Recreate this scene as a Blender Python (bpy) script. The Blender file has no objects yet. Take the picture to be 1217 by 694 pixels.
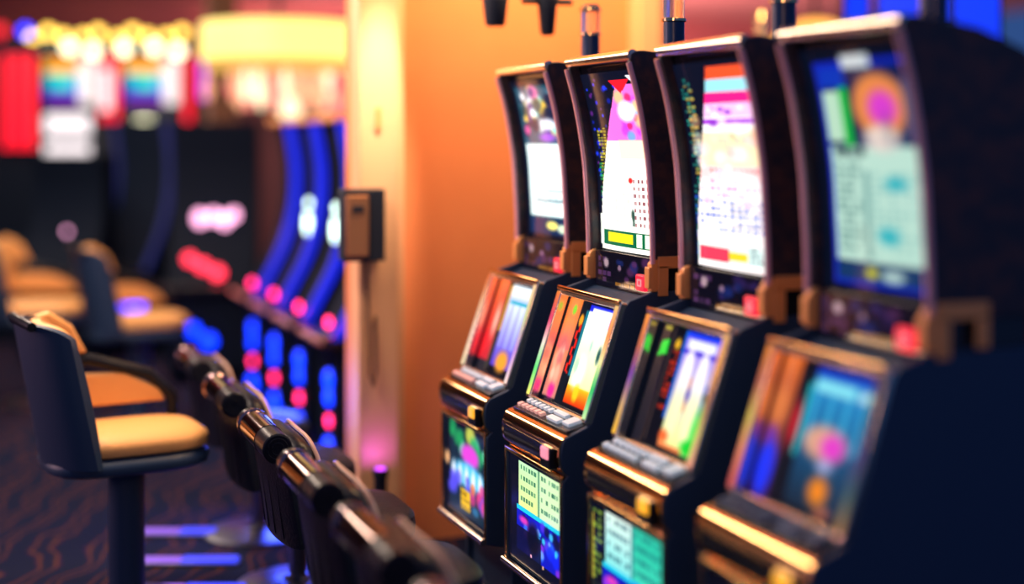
import bpy, bmesh, math, random
import numpy as np
from mathutils import Vector, Matrix
random.seed(7); np.random.seed(7)
PI = math.pi
col = bpy.context.scene.collection

# ------------------------------------------------------------------ camera geometry
FPX = 1650.0; YAW = math.atan(642 / FPX); CY, SY = math.cos(YAW), math.sin(YAW); EYE = 1.82
def at(px, py, z):
    """a point of the place seen at a pixel, z metres away along the view axis"""
    x = (px - 608) / FPX * z
    return Vector((x * CY + z * SY, z * CY - x * SY, EYE - (py - 166) * z / FPX))

# ------------------------------------------------------------------ materials
def lin(c):
    return tuple((v / 12.92 if v <= .04045 else ((v + .055) / 1.055) ** 2.4) for v in c)
def rgb(r, g, b): return lin((r / 255, g / 255, b / 255))
def mat(name, base=(.1, .1, .1), rough=.5, metal=0., emit=None, strength=1., coat=0., trans=0., noise=None, bump=None, spec=.5):
    m = bpy.data.materials.new(name); m.use_nodes = True
    nt = m.node_tree; b = nt.nodes['Principled BSDF']
    b.inputs['Base Color'].default_value = (*base, 1)
    b.inputs['Roughness'].default_value = rough; b.inputs['Metallic'].default_value = metal
    b.inputs['Coat Weight'].default_value = coat; b.inputs['Specular IOR Level'].default_value = spec
    b.inputs['Transmission Weight'].default_value = trans
    if emit:
        b.inputs['Emission Color'].default_value = (*emit, 1); b.inputs['Emission Strength'].default_value = strength
    tc = nt.nodes.new('ShaderNodeTexCoord')
    if noise:                                    # (scale, second colour, low, high)
        n = nt.nodes.new('ShaderNodeTexNoise'); n.inputs['Scale'].default_value = noise[0]; n.inputs['Detail'].default_value = 4
        r = nt.nodes.new('ShaderNodeValToRGB')
        r.color_ramp.elements[0].position = noise[2]; r.color_ramp.elements[0].color = (*base, 1)
        r.color_ramp.elements[1].position = noise[3]; r.color_ramp.elements[1].color = (*noise[1], 1)
        nt.links.new(tc.outputs['Object'], n.inputs['Vector']); nt.links.new(n.outputs['Fac'], r.inputs['Fac'])
        nt.links.new(r.outputs['Color'], b.inputs['Base Color'])
    if bump:
        n = nt.nodes.new('ShaderNodeTexNoise'); n.inputs['Scale'].default_value = bump[0]; n.inputs['Detail'].default_value = 3
        bp = nt.nodes.new('ShaderNodeBump'); bp.inputs['Strength'].default_value = bump[1]; bp.inputs['Distance'].default_value = .01
        nt.links.new(tc.outputs['Object'], n.inputs['Vector']); nt.links.new(n.outputs['Fac'], bp.inputs['Height'])
        nt.links.new(bp.outputs['Normal'], b.inputs['Normal'])
    return m
def glow(name, c, s): return mat(name, (.02, .02, .02), .4, 0, c, s)

M = dict(
    farcab=mat('far_cabinet_black', (.005, .009, .02), .6, spec=.06),
    cab=mat('cabinet_black', (.017, .045, .10), .5, bump=(60, .05)),
    gloss=mat('gloss_black', (.012, .014, .02), .16, spec=.5),
    fin=mat('mottled_side', (.022, .02, .03), .5, noise=(26, (.085, .035, .03), .42, .7)),
    gold=mat('brushed_gold', (.92, .54, .22), .13, 1., bump=(30, .04)),
    bronze=mat('bracket_bronze', (.95, .40, .12), .4, .15),
    chrome=mat('rose_chrome', (1., .52, .55), .3, .45),  # pink of the reflected light is put into the chrome's base colour
    rail=mat('satin_rail', (1., .84, .66), .2, 1.),
    navykey=mat('dim_blue_key', (.10, .16, .24), .25),
    navy=mat('navy_plastic', (.012, .035, .10), .3),
    dark=mat('matt_black', (.02, .026, .042), .6, spec=.2),
    key=mat('pale_key', (.68, .75, .82), .25, 0, (.6, .8, 1.), .22),
    keyr=mat('rose_key', (.85, .5, .45), .3, 0, (1., .5, .45), .25),
    glass=mat('frosted_lamp_glass', (1., .86, .8), .22, trans=.9),
    brass=mat('polished_brass', (.95, .68, .35), .15, 1.),
    red=glow('red_lit', (1., .005, .04), 1.3),
    redm=glow('red_marks', (1, .03, .01), 1.2),
    white=glow('white_lit', (1, .4, .42), .8),
    amber=glow('amber_lit', (1., .42, .02), 1.3),
    pink=glow('pink_lit', (1., .3, .4), 1.1),
    leather=mat('black_leather', (.010, .014, .026), .42, noise=(14, (.02, .018, .028), .45, .75), bump=(90, .35), spec=.16),
    roll=mat('padded_roll', (.010, .012, .02), .3, spec=.16, bump=(120, .1)),
    tan=mat('tan_leather', (.8, .4, .13), .5, bump=(60, .2)),
    steel=mat('dark_steel', (.12, .13, .17), .3, .9),
    wall=mat('orange_wall', (.86, .275, .09), .75, noise=(3, (.83, .25, .08), .3, .7), bump=(180, .2)),
    trim=mat('cream_trim', (.88, .46, .22), .6),
    farwall=mat('far_wall', (.38, .13, .12), .8, noise=(2, (.30, .1, .12), .3, .7)),
    ceil=mat('ceiling_plaster', (.35, .2, .2), .9, bump=(40, .1)),
    wood=mat('brown_wood', (.16, .06, .035), .5, noise=(6, (.10, .04, .025), .3, .7)),
)

# ------------------------------------------------------------------ mesh helpers
def link(name, bm, m, parent=None, smooth=False, bevel=0):
    me = bpy.data.meshes.new(name)
    bmesh.ops.recalc_face_normals(bm, faces=bm.faces)
    bm.to_mesh(me); bm.free()
    o = bpy.data.objects.new(name, me); col.objects.link(o)
    for k in (m if isinstance(m, (list, tuple)) else [m]): me.materials.append(k)
    if parent is not None: o.parent = parent
    if smooth:
        for p in me.polygons: p.use_smooth = True
        me.set_sharp_from_angle(angle=math.radians(40))
    if bevel:
        md = o.modifiers.new('bevel', 'BEVEL'); md.width = bevel; md.segments = 3; md.limit_method = 'ANGLE'
        md.harden_normals = False
        for p in me.polygons: p.use_smooth = True
        me.set_sharp_from_angle(angle=math.radians(50))
    return o
def NB(): return bmesh.new()
def box(bm, x0, x1, y0, y1, z0, z1, mi=0):
    v = [bm.verts.new((x, y, z)) for x in (x0, x1) for y in (y0, y1) for z in (z0, z1)]
    for f in ((0, 1, 3, 2), (4, 6, 7, 5), (0, 4, 5, 1), (2, 3, 7, 6), (0, 2, 6, 4), (1, 5, 7, 3)):
        bm.faces.new([v[i] for i in f]).material_index = mi
    return bm
def obox(bm, c, ax, ay, az, hx, hy, hz, mi=0):
    c = Vector(c); v = []
    for i in (-1, 1):
        for j in (-1, 1):
            for k in (-1, 1): v.append(bm.verts.new(c + ax * hx * i + ay * hy * j + az * hz * k))
    for f in ((0, 1, 3, 2), (4, 6, 7, 5), (0, 4, 5, 1), (2, 3, 7, 6), (0, 2, 6, 4), (1, 5, 7, 3)):
        bm.faces.new([v[i] for i in f]).material_index = mi
def prism(bm, prof, y0, y1):
    """extrude an (x, z) outline along y"""
    a = [bm.verts.new((x, y0, z)) for x, z in prof]; b = [bm.verts.new((x, y1, z)) for x, z in prof]
    n = len(prof)
    bm.faces.new(a); bm.faces.new(b[::-1])
    for i in range(n): bm.faces.new((a[i], a[(i + 1) % n], b[(i + 1) % n], b[i]))
    return bm
def tube(bm, pts, r, n=10, cap=True):
    pts = [Vector(p) for p in pts]; rings = []
    rr = r if isinstance(r, (list, tuple)) else [r] * len(pts)
    for i, p in enumerate(pts):
        d = (pts[min(i + 1, len(pts) - 1)] - pts[max(i - 1, 0)]).normalized()
        u = d.cross(Vector((0, 0, 1)));
        if u.length < .05: u = d.cross(Vector((1, 0, 0)))
        u.normalize(); w = d.cross(u).normalized()
        rings.append([bm.verts.new(p + (u * math.cos(2 * PI * k / n) + w * math.sin(2 * PI * k / n)) * rr[i]) for k in range(n)])
    for a, b in zip(rings, rings[1:]):
        for k in range(n): bm.faces.new((a[k], a[(k + 1) % n], b[(k + 1) % n], b[k]))
    if cap: bm.faces.new(rings[0][::-1]); bm.faces.new(rings[-1])
    return bm
def lathe(bm, prof, c=(0, 0, 0), n=24):
    rings = [[bm.verts.new((c[0] + r * math.cos(2 * PI * k / n), c[1] + r * math.sin(2 * PI * k / n), c[2] + z)) for k in range(n)] for r, z in prof]
    for a, b in zip(rings, rings[1:]):
        for k in range(n): bm.faces.new((a[k], a[(k + 1) % n], b[(k + 1) % n], b[k]))
    bm.faces.new(rings[0][::-1]); bm.faces.new(rings[-1])
    return bm
def ball(bm, c, r, sx=1, sy=1, sz=1, n=14):
    bmesh.ops.create_uvsphere(bm, u_segments=n, v_segments=max(6, n // 2), radius=r,
                              matrix=Matrix.Translation(c) @ Matrix.Diagonal((sx, sy, sz, 1)))
    return bm
def thing(name, label, cat, loc=(0, 0, 0), rz=0, group=None):
    o = bpy.data.objects.new(name, None); col.objects.link(o); o.empty_display_size = .1
    o.location = loc; o.rotation_euler = (0, 0, rz)
    return tag(o, label, cat, group)
def tag(o, label, cat, group=None):
    o['label'] = label; o['category'] = cat
    if group: o['group'] = group
    return o
def struct(name, bm, m, **k):
    o = link(name, bm, m, **k); o['kind'] = 'structure'; return o
def copy_tree(o, parent=None):
    c = o.copy(); col.objects.link(c); c.parent = parent
    for ch in list(o.children): copy_tree(ch, c)
    return c
def interp(curve, z):
    for (x0, z0), (x1, z1) in zip(curve, curve[1:]):
        if (z0 <= z <= z1): return x0 + (x1 - x0) * (z - z0) / (z1 - z0)
    return curve[-1][0] if z > curve[-1][1] else curve[0][0]
def smooth_curve(pts, n=24):
    """Catmull-Rom through the points"""
    P = [pts[0]] + list(pts) + [pts[-1]]; out = []
    seg = len(pts) - 1
    for s in range(seg):
        a, b, c, d = P[s:s + 4]
        for k in range(n // seg + 1):
            t = k / (n // seg + 1)
            out.append(tuple(.5 * (2 * b[i] + (c[i] - a[i]) * t + (2 * a[i] - 5 * b[i] + 4 * c[i] - d[i]) * t * t
                                   + (3 * b[i] - a[i] - 3 * c[i] + d[i]) * t ** 3) for i in range(2)))
    out.append(tuple(pts[-1])); return out

# ------------------------------------------------------------------ screen pictures: numpy canvases, v=0 at the bottom, u=0 on the far (left) side
class Art:
    def __init__(s, w, h, c=(8, 12, 26)):
        s.w, s.h = w, h; s.a = np.zeros((h, w, 3)); s.a[:] = np.array(c) / 255.
        s.U, s.V = np.meshgrid((np.arange(w) + .5) / w, (np.arange(h) + .5) / h)
    def put(s, mask, c, al=1.):
        m = np.clip(mask.astype(float), 0, 1)[..., None] * al
        s.a = s.a * (1 - m) + np.array(c) / 255. * m; return s
    def rect(s, u0, v0, u1, v1, c, al=1.): return s.put((s.U >= u0) & (s.U < u1) & (s.V >= v0) & (s.V < v1), c, al)
    def quad(s, pts, c, al=1.):
        """convex polygon, points anticlockwise"""
        m = np.ones_like(s.U, bool)
        for (x0, y0), (x1, y1) in zip(pts, pts[1:] + pts[:1]):
            m &= ((x1 - x0) * (s.V - y0) - (y1 - y0) * (s.U - x0)) >= 0
        return s.put(m, c, al)
    def ell(s, u, v, ru, rv, c, al=1., soft=0.):
        d = np.sqrt(((s.U - u) / ru) ** 2 + ((s.V - v) / rv) ** 2)
        return s.put(np.clip((1 - d) / max(soft, 1e-3), 0, 1), c, al)
    def grad(s, u0, v0, u1, v1, cb, ct, al=1.):
        m = (s.U >= u0) & (s.U < u1) & (s.V >= v0) & (s.V < v1)
        t = np.clip((s.V - v0) / (v1 - v0), 0, 1)[..., None]
        cc = (np.array(cb) * (1 - t) + np.array(ct) * t) / 255.
        mm = m[..., None] * al; s.a = s.a * (1 - mm) + cc * mm; return s
    def marks(s, u0, v0, u1, v1, nu, nv, c, fill=.55, al=.8, p=.85):
        """rows of small printed blocks"""
        du, dv = (u1 - u0) / nu, (v1 - v0) / nv
        for j in range(nv):
            for i in range(nu):
                if random.random() < p:
                    x, y = u0 + i * du, v0 + j * dv
                    s.rect(x + du * .1, y + dv * .2, x + du * (.1 + fill + random.random() * .25), y + dv * (.2 + fill), c, al * random.uniform(.6, 1))
        return s
    def blobs(s, u0, v0, u1, v1, n, cols, r=(.03, .08), al=.8, asp=1.):
        for _ in range(n):
            q = random.uniform(*r)
            s.ell(random.uniform(u0, u1), random.uniform(v0, v1), q, q * asp, random.choice(cols), al, .5)
        return s
    def blur(s, k=1):
        for _ in range(k):
            p = np.pad(s.a, ((1, 1), (1, 1), (0, 0)), 'edge')
            s.a = (p[:-2, 1:-1] + p[2:, 1:-1] + p[1:-1, :-2] + p[1:-1, 2:] + 2 * p[1:-1, 1:-1]) / 6
        return s
def warp(a):
    u = (np.arange(a.w) + .5) / a.w
    src = np.interp(u, [0, .25, .40, 1], [0, .36, .57, 1]); a.a = a.a[:, np.clip((src * a.w).astype(int), 0, a.w - 1)]; return a.blur(1)
_screen_mat = {}
def screen_mat(strength):
    if strength in _screen_mat: return _screen_mat[strength]
    m = mat('lit_screen', (.004, .004, .006), .12); nt = m.node_tree; b = nt.nodes['Principled BSDF']
    a = nt.nodes.new('ShaderNodeAttribute'); a.attribute_name = 'picture'
    nt.links.new(a.outputs['Color'], b.inputs['Emission Color']); b.inputs['Emission Strength'].default_value = strength
    _screen_mat[strength] = m; return m
def screen(name, art, surf, parent, strength=1.2):
    """a lit display: grid of faces on the surface surf(u, v), coloured by the picture"""
    w, h = art.w, art.h
    vs = [surf(i / w, j / h) for j in range(h + 1) for i in range(w + 1)]
    fs = [(j * (w + 1) + i, j * (w + 1) + i + 1, (j + 1) * (w + 1) + i + 1, (j + 1) * (w + 1) + i) for j in range(h) for i in range(w)]
    me = bpy.data.meshes.new(name); me.from_pydata(vs, [], fs); me.update()
    at_ = me.color_attributes.new('picture', 'FLOAT_COLOR', 'CORNER')
    c = np.clip(art.a.reshape(-1, 3), 0, 1); c = np.where(c <= .04045, c / 12.92, ((c + .055) / 1.055) ** 2.4)
    d = np.ones((len(fs), 4, 4)); d[:, :, :3] = c[:, None, :]
    at_.data.foreach_set('color', d.ravel())
    me.materials.append(screen_mat(strength))
    o = bpy.data.objects.new(name, me); col.objects.link(o); o.parent = parent
    return o

def top_art(k):
    a = Art(72, 150, (6, 12, 30))
    if k == 0:      # far machine: busy picture above a white pay table
        a.rect(.10, .03, 1, .97, (20, 70, 90)); a.rect(.12, .60, 1, .95, (60, 90, 110))
        a.blobs(.16, .66, .98, .94, 60, [(250, 200, 60), (20, 30, 60), (240, 90, 160), (120, 230, 230), (255, 255, 255), (60, 40, 120), (10, 60, 70)], (.05, .14), .9, .45)
        a.ell(.7, .72, .2, .05, (250, 245, 255), .9, .5); a.ell(.66, .64, .22, .04, (190, 90, 240), .8, .6)
        a.rect(.13, .14, .99, .60, (240, 255, 252)); a.marks(.2, .2, .92, .56, 6, 9, (120, 180, 190), .4, .35, .5)
        a.rect(.27, .30, .9, .31, (60, 90, 110), .8); a.rect(.27, .235, .9, .245, (60, 90, 110), .8)
        a.rect(.10, .03, 1, .13, (15, 40, 80)); a.ell(.62, .085, .15, .035, (250, 230, 120), 1, .4); a.ell(.82, .07, .12, .035, (235, 250, 210), .9, .4)
        a.blur(1)
    elif k == 1:    # white tower shape on a dark speckled field
        a.blobs(.03, .25, .6, .97, 70, [(20, 40, 230), (15, 30, 150), (30, 60, 255), (90, 30, 120)], (.02, .05), .85, .45)
        a.marks(.10, .30, .30, .70, 3, 22, (210, 190, 40), .6, .9, .6); a.marks(.06, .18, .24, .5, 2, 14, (40, 170, 90), .6, .8, .6)
        m = ((a.V < .93) & (a.U > .05 + .60 * np.clip((a.V - .08) / .87, 0, 1) ** 1.9)); a.put(m, (255, 250, 240))
        m2 = m & (a.V > .62); t = (a.V - .62) / .3
        a.put(m2, (225, 60, 190), .75); a.blobs(.62, .64, 1, .90, 26, [(255, 110, 190), (240, 30, 90), (190, 60, 230), (255, 200, 120), (90, 170, 240)], (.05, .12), .8, .5)
        a.ell(.70, .78, .16, .07, (255, 250, 255), 1, .4)
        a.quad([(.52, .955), (.68, .88), (.84, .955)], (225, 25, 40))
        a.quad([(.80, .97), (.9, .93), (1, .93), (1, .97)], (240, 235, 255))
        a.rect(.5, .52, 1, .63, (255, 225, 150), .45); a.marks(.34, .15, .62, .42, 4, 7, (240, 190, 170), .45, .6, .8)
        a.marks(.66, .14, .92, .42, 4, 7, (120, 50, 60), .4, .85, .9); a.ell(.63, .40, .04, .02, (220, 40, 40), 1, .4)
        a.marks(.93, .12, .98, .48, 1, 13, (150, 30, 60), .6, .9, 1)
        a.rect(.09, .03, 1, .115, (10, 95, 60)); a.rect(.18, .045, .62, .10, (230, 215, 30)); a.rect(.68, .035, .76, .105, (235, 255, 225)); a.rect(.81, .035, .90, .105, (235, 255, 225)); a.rect(.03, .03, .09, .2, (250, 255, 240)); a.rect(.95, .03, 1, .15, (250, 255, 235))
        a.ell(.64, .21, .035, .04, (40, 70, 60), .9, .5); a.rect(.63, .15, .66, .23, (40, 70, 60), .7)
    elif k == 2:    # tall tower picture with an orange head band
        a.marks(.04, .05, .20, .93, 3, 40, (30, 150, 130), .6, .85, .65); a.marks(.08, .45, .22, .90, 2, 22, (215, 180, 70), .6, .85, .55); a.marks(.03, .05, .16, .35, 2, 14, (30, 90, 220), .6, .9, .6)
        m = ((a.V < .975) & (a.U > .05 + .42 * np.clip((a.V - .06) / .9, 0, 1) ** 1.7)); a.put(m, (255, 246, 244))
        a.put(m & (a.V > .91), (240, 80, 40)); a.put(m & (a.V > .85) & (a.V <= .91), (150, 220, 235)); a.put(m & (a.V > .80) & (a.V <= .85), (245, 30, 130))
        a.put(m & (a.V > .73) & (a.V <= .80), (250, 190, 240)); a.put(m & (a.V > .70) & (a.V < .73), (170, 70, 210)); a.put(m & (a.V > .50) & (a.V < .66), (255, 220, 165), .8)
        a.put(m & (a.V > .42) & (a.V < .5), (255, 190, 190), .7)
        a.blobs(.4, .70, .98, .78, 10, [(130, 40, 190), (255, 255, 255)], (.03, .09), .7, .3)
        a.marks(.45, .58, .8, .66, 5, 3, (60, 150, 170), .5, .7, .7); a.marks(.30, .46, .95, .50, 11, 1, (210, 60, 60), .45, .9, .9)
        a.marks(.14, .34, .95, .44, 11, 3, (225, 70, 150), .6, .7, .7); a.marks(.10, .17, .95, .34, 10, 5, (60, 90, 190), .6, .75, .75); a.marks(.55, .2, .95, .33, 6, 4, (60, 60, 90), .5, .8, .8)
        a.ell(.3, .2, .13, .05, (255, 255, 255), .9, .5); a.ell(.55, .45, .3, .05, (255, 255, 255), .8, .6)
        a.blobs(.15, .5, .95, .72, 22, [(255, 235, 200), (255, 255, 255), (250, 200, 220), (240, 170, 120)], (.05, .13), .5, .4); a.blobs(.2, .3, .95, .5, 12, [(255, 255, 255), (250, 180, 230)], (.05, .1), .5, .4)
        a.rect(.05, .03, 1, .12, (215, 235, 230)); a.rect(.08, .035, .5, .10, (225, 40, 70), .9); a.rect(.5, .05, .72, .09, (240, 200, 40)); a.marks(.74, .04, 1, .12, 5, 3, (30, 80, 90), .6, .9)
    else:           # near machine: blue-framed picture, round orange shape over a pale list
        a.a[:] = np.array((4, 14, 34)) / 255
        a.rect(.13, .03, 1, .95, (14, 40, 200)); a.rect(.17, .05, 1, .92, (10, 30, 80))
        a.rect(.42, .915, .66, .97, (225, 235, 240)); a.rect(.17, .84, .42, .92, (15, 60, 200))
        a.rect(.17, .13, .98, .60, (205, 245, 228)); a.rect(.17, .62, .34, .83, (205, 245, 215)); a.rect(.34, .60, .42, .84, (20, 200, 70))
        a.ell(.68, .76, .26, .15, (255, 150, 80), 1, .25); a.ell(.70, .75, .15, .09, (240, 70, 225), 1, .5); a.ell(.66, .63, .2, .07, (255, 235, 225), .95, .5)
        a.rect(.88, .62, 1, .86, (40, 90, 140), .8)
        a.marks(.20, .55, .50, .60, 4, 1, (30, 50, 60), .7, .9, 1); a.marks(.20, .16, .44, .54, 4, 12, (60, 110, 110), .6, .7, .8); a.rect(.46, .14, .52, .5, (90, 150, 150), .6)
        a.marks(.54, .16, .95, .50, 6, 11, (110, 180, 180), .55, .55, .8); a.ell(.74, .45, .12, .04, (40, 190, 205), .9, .6); a.ell(.66, .24, .12, .05, (40, 190, 205), .9, .6)
        a.ell(.72, .67, .04, .1, (60, 90, 120), .3, .5); a.rect(.93, 0, 1, 1, (6, 14, 40))
        a.rect(.17, .05, .98, .12, (20, 60, 110)); a.ell(.5, .085, .07, .03, (230, 220, 60), .9, .4); a.ell(.68, .08, .12, .03, (210, 240, 230), .9, .4)
        a.blur(1)
    return a
def reel_art(k):
    a = Art(84, 84, (10, 12, 22))
    if k == 0:
        a.grad(0, .12, .36, 1, (200, 10, 30), (250, 110, 50)); a.ell(.26, .55, .1, .26, (255, 215, 190), .8, .7); a.ell(.12, .3, .14, .16, (230, 20, 30), 1, .6)
        a.rect(.36, .05, .46, .97, (30, 40, 40)); a.rect(.42, .45, .5, .95, (255, 170, 40), .8)
        a.grad(.50, .10, .98, .97, (90, 60, 210), (225, 245, 255)); a.rect(.50, .84, .98, .95, (245, 250, 255)); a.rect(.54, .76, .96, .80, (30, 170, 200))
        for i in range(4): a.grad(.53 + i * .11, .3, .60 + i * .11, .76, (150, 150, 240), (235, 250, 255), .9)
        a.ell(.70, .16, .13, .14, (255, 160, 50), 1, .5); a.rect(.86, .2, .98, .5, (240, 90, 190), .8); a.rect(.86, .9, 1, 1, (30, 60, 220))
    elif k == 1:
        a.grad(0, .04, .36, 1, (200, 120, 110), (245, 120, 50)); a.grad(.0, .5, .34, .78, (225, 90, 100), (245, 130, 60), .8); a.ell(.2, .88, .06, .06, (110, 200, 30), 1, .4); a.ell(.2, .10, .12, .1, (235, 20, 140), .9, .6)
        a.blobs(.05, .2, .3, .6, 12, [(240, 170, 140), (250, 200, 170), (200, 90, 90)], (.04, .1), .6, 1.3)
        a.rect(.36, .0, .52, 1, (14, 20, 30)); a.ell(.44, .80, .06, .07, (245, 150, 30), 1, .3)
        zz = .40 + .05 * ((np.floor(a.V * 26) % 4) >= 2)
        a.put((a.V > .30) & (a.V < .76) & (np.abs(a.U - zz - .015) < .02), (235, 30, 20)); a.put((a.V > .30) & (a.V < .76) & (np.floor(a.V * 78) % 6 == 0) & (a.U > .39) & (a.U < .475), (235, 30, 20))
        a.rect(.51, .28, .57, .9, (20, 110, 130))
        a.grad(.57, .05, .99, .97, (255, 250, 150), (255, 255, 255)); a.grad(.57, .05, .99, .22, (230, 50, 10), (255, 190, 30)); a.rect(.57, .90, .99, .97, (30, 40, 230)); a.rect(.62, .90, .9, .94, (250, 250, 255))
        a.rect(.86, .78, .94, .88, (200, 60, 220), .8); a.ell(.72, .60, .02, .09, (120, 190, 180), .8, .7); a.ell(.84, .54, .035, .11, (20, 70, 70), .95, .7); a.ell(.93, .42, .07, .14, (230, 60, 40), .85, .7); a.ell(.66, .35, .1, .2, (255, 255, 255), .8, .6); a.ell(.70, .16, .05, .1, (255, 200, 30), .9, .5)
        a.ell(.61, .4, .04, .12, (150, 240, 160), .7, .6)
    elif k == 2:
        a.quad([(.08, .70), (.27, .74), (.25, .86), (.12, .84)], (10, 210, 50)); a.rect(.1, .93, .24, .97, (190, 180, 40), .8); a.rect(.31, .03, .335, .97, (120, 90, 80), .8)
        a.marks(.36, .30, .50, .84, 2, 12, (235, 50, 20), .7, .95, .85); a.ell(.43, .84, .07, .06, (250, 190, 40), .9, .5)
        a.rect(.52, .25, .57, .96, (20, 90, 200))
        a.grad(.57, .04, 1, .97, (240, 250, 150), (150, 120, 250)); a.rect(.57, .92, 1, .97, (30, 60, 240)); a.rect(.60, .83, .86, .90, (235, 240, 255)); a.rect(.89, .83, 1, .9, (235, 230, 255)); a.rect(.57, .78, 1, .82, (60, 40, 200))
        for i in range(3): a.ell(.65 + i * .14, .60, .06, .30, (255, 250, 255), .95, .35)
        a.rect(.7, .35, .73, .62, (230, 120, 60), .6); a.rect(.86, .35, .885, .6, (40, 90, 200), .7)
        for i in range(3): a.ell(.65 + i * .14, .32, .065, .28, (255, 250, 190), .9, .5)
        a.ell(.72, .48, .04, .08, (70, 70, 190), .7, .7); a.ell(.90, .5, .06, .05, (20, 90, 60), .9, .5)
        a.ell(.93, .24, .12, .3, (30, 215, 60), .95, .5); a.ell(.86, .1, .1, .08, (20, 200, 50), 1, .5); a.ell(.60, .12, .07, .07, (240, 90, 40), .9, .6); a.rect(.57, .04, .8, .07, (240, 80, 40), .7)
    else:
        a.grad(0, .0, .3, 1, (60, 20, 70), (235, 110, 40)); a.ell(.13, .2, .16, .26, (20, 50, 250), 1, .4); a.ell(.12, .62, .16, .2, (235, 130, 60), .8, .6); a.ell(.1, .42, .1, .1, (110, 40, 190), .8, .6)
        a.rect(.29, .05, .44, .95, (18, 22, 34)); a.ell(.38, .55, .075, .24, (235, 30, 45), .95, .6)
        a.rect(.44, .35, .54, .85, (30, 190, 190)); a.grad(.5, .04, 1, .97, (20, 40, 60), (30, 140, 220)); a.rect(.5, .9, 1, .97, (30, 60, 200)); a.rect(.52, .80, .82, .88, (140, 235, 250)); a.rect(.84, .80, .97, .87, (200, 245, 250))
        for i in range(4): a.rect(.54 + i * .11, .45, .59 + i * .11, .78, (60, 180, 225), .8)
        a.ell(.70, .48, .18, .14, (240, 170, 140), .95, .4); a.ell(.76, .47, .1, .11, (235, 60, 210), .95, .5); a.ell(.74, .34, .07, .06, (190, 190, 240), .9, .6); a.ell(.74, .18, .08, .12, (255, 140, 30), 1, .5); a.ell(.8, .06, .06, .05, (230, 120, 80), .8, .5)
        a.blur(2)
    return a
def belly_art(k):
    a = Art(80, 70, (8, 12, 30))
    if k == 0:
        a.rect(.12, .04, .98, .96, (16, 40, 60)); a.blobs(.14, .7, .98, .95, 16, [(30, 160, 90), (230, 230, 90), (120, 230, 180), (20, 60, 40)], (.07, .16), .8)
        a.ell(.62, .70, .26, .15, (225, 70, 215), 1, .4); a.ell(.6, .48, .48, .17, (90, 200, 250), 1, .4)
        for i in range(5): a.ell(.22 + i * .16, .45, .07, .16, (240, 245, 255), .95, .6)
        a.blobs(.14, .25, .98, .42, 16, [(220, 60, 130), (90, 80, 240), (240, 120, 60)], (.06, .12), .8)
        a.rect(.4, .10, .62, .32, (240, 190, 30)); a.marks(.4, .1, .62, .3, 3, 3, (90, 50, 20), .5, .8); a.ell(.75, .15, .1, .06, (40, 120, 170), .8, .5); a.ell(.95, .25, .1, .12, (235, 60, 130), .8, .6)
        a.ell(.06, .55, .06, .1, (255, 190, 130), 1, .5)
        a.blur(1)
    elif k in (1, 2):
        c1 = (215, 250, 190) if k == 1 else (110, 225, 210); d = (20, 90, 70) if k == 1 else (15, 70, 90)
        a.rect(.16, .03, .98, .52, (18, 26, 190)); a.rect(.2, .54, .96, .97, c1); a.rect(.56, .54, .60, .97, d, .55)
        if k == 2:
            a.grad(.2, .54, .56, .97, (130, 225, 225), (225, 245, 235)); a.grad(.6, .54, .96, .97, (60, 210, 180), (40, 190, 160))
            a.marks(.0, .1, .16, .96, 2, 14, (150, 190, 60), .6, .8, .7); a.rect(0, .04, .03, .9, (230, 200, 60), .7)
        else:
            a.grad(.2, .54, .56, .97, (240, 250, 130), (190, 245, 190), .7)
        for r in range(4):
            a.marks(.23, .58 + r * .1, .54, .66 + r * .1, 6, 1, d, .55, .8, .9); a.marks(.62, .58 + r * .1, .94, .66 + r * .1, 7, 1, d, .6, .85, .9)
        a.rect(.16, .50, .98, .54, (30, 200, 230)); a.blobs(.2, .1, .95, .48, 30, [(20, 40, 250), (90, 50, 230), (40, 120, 250), (8, 10, 60), (10, 14, 50), (150, 50, 220)], (.04, .1), .8)
        a.ell(.30, .42, .12, .05, (220, 60, 190), 1, .6); a.blobs(.55, .2, .95, .45, 9, [(60, 200, 250), (120, 160, 255)], (.02, .05), .9)
        a.put((a.V < .34) & (a.U < .62), (8, 12, 34), .8); a.ell(.48, .3, .14, .18, (6, 10, 30), .9, .4); a.rect(.1, .03, .98, .12, (8, 12, 34)); a.ell(.44, .13, .02, .02, (250, 180, 200), 1, .5); a.ell(.66, .1, .02, .02, (250, 190, 150), 1, .5)
    else:
        a.rect(.15, .1, .96, .9, (14, 30, 60)); a.rect(.25, .55, .9, .85, (30, 80, 200)); a.ell(.6, .75, .2, .08, (220, 60, 90), .9, .5); a.blur(3)
    return a

# ------------------------------------------------------------------ slot machine (faces -X, origin on the floor under the deck's front edge)
X0 = 1.745; HW = .255
UP = smooth_curve([(.322, 1.415), (.320, 1.52), (.314, 1.62), (.303, 1.76), (.272, 1.938), (.235, 2.070)], 20)
RAIL_REFLECT = [[[(255, 240, 190), (255, 225, 200), (250, 200, 160), (230, 110, 60)], [(250, 220, 210), (200, 150, 230), (210, 220, 160), (250, 210, 160)]],  # colours of the screen reflections along each rail
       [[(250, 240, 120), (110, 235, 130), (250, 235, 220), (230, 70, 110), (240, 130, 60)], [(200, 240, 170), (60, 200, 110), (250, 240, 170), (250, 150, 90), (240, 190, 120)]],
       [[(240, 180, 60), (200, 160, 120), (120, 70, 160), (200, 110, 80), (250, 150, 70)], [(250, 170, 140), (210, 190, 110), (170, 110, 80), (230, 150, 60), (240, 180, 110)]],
       [[(210, 90, 90), (240, 140, 110), (220, 190, 90), (200, 110, 90), (240, 140, 60)], [(170, 120, 60), (60, 90, 90), (70, 50, 110), (40, 40, 60), (90, 60, 50)]]]
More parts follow.
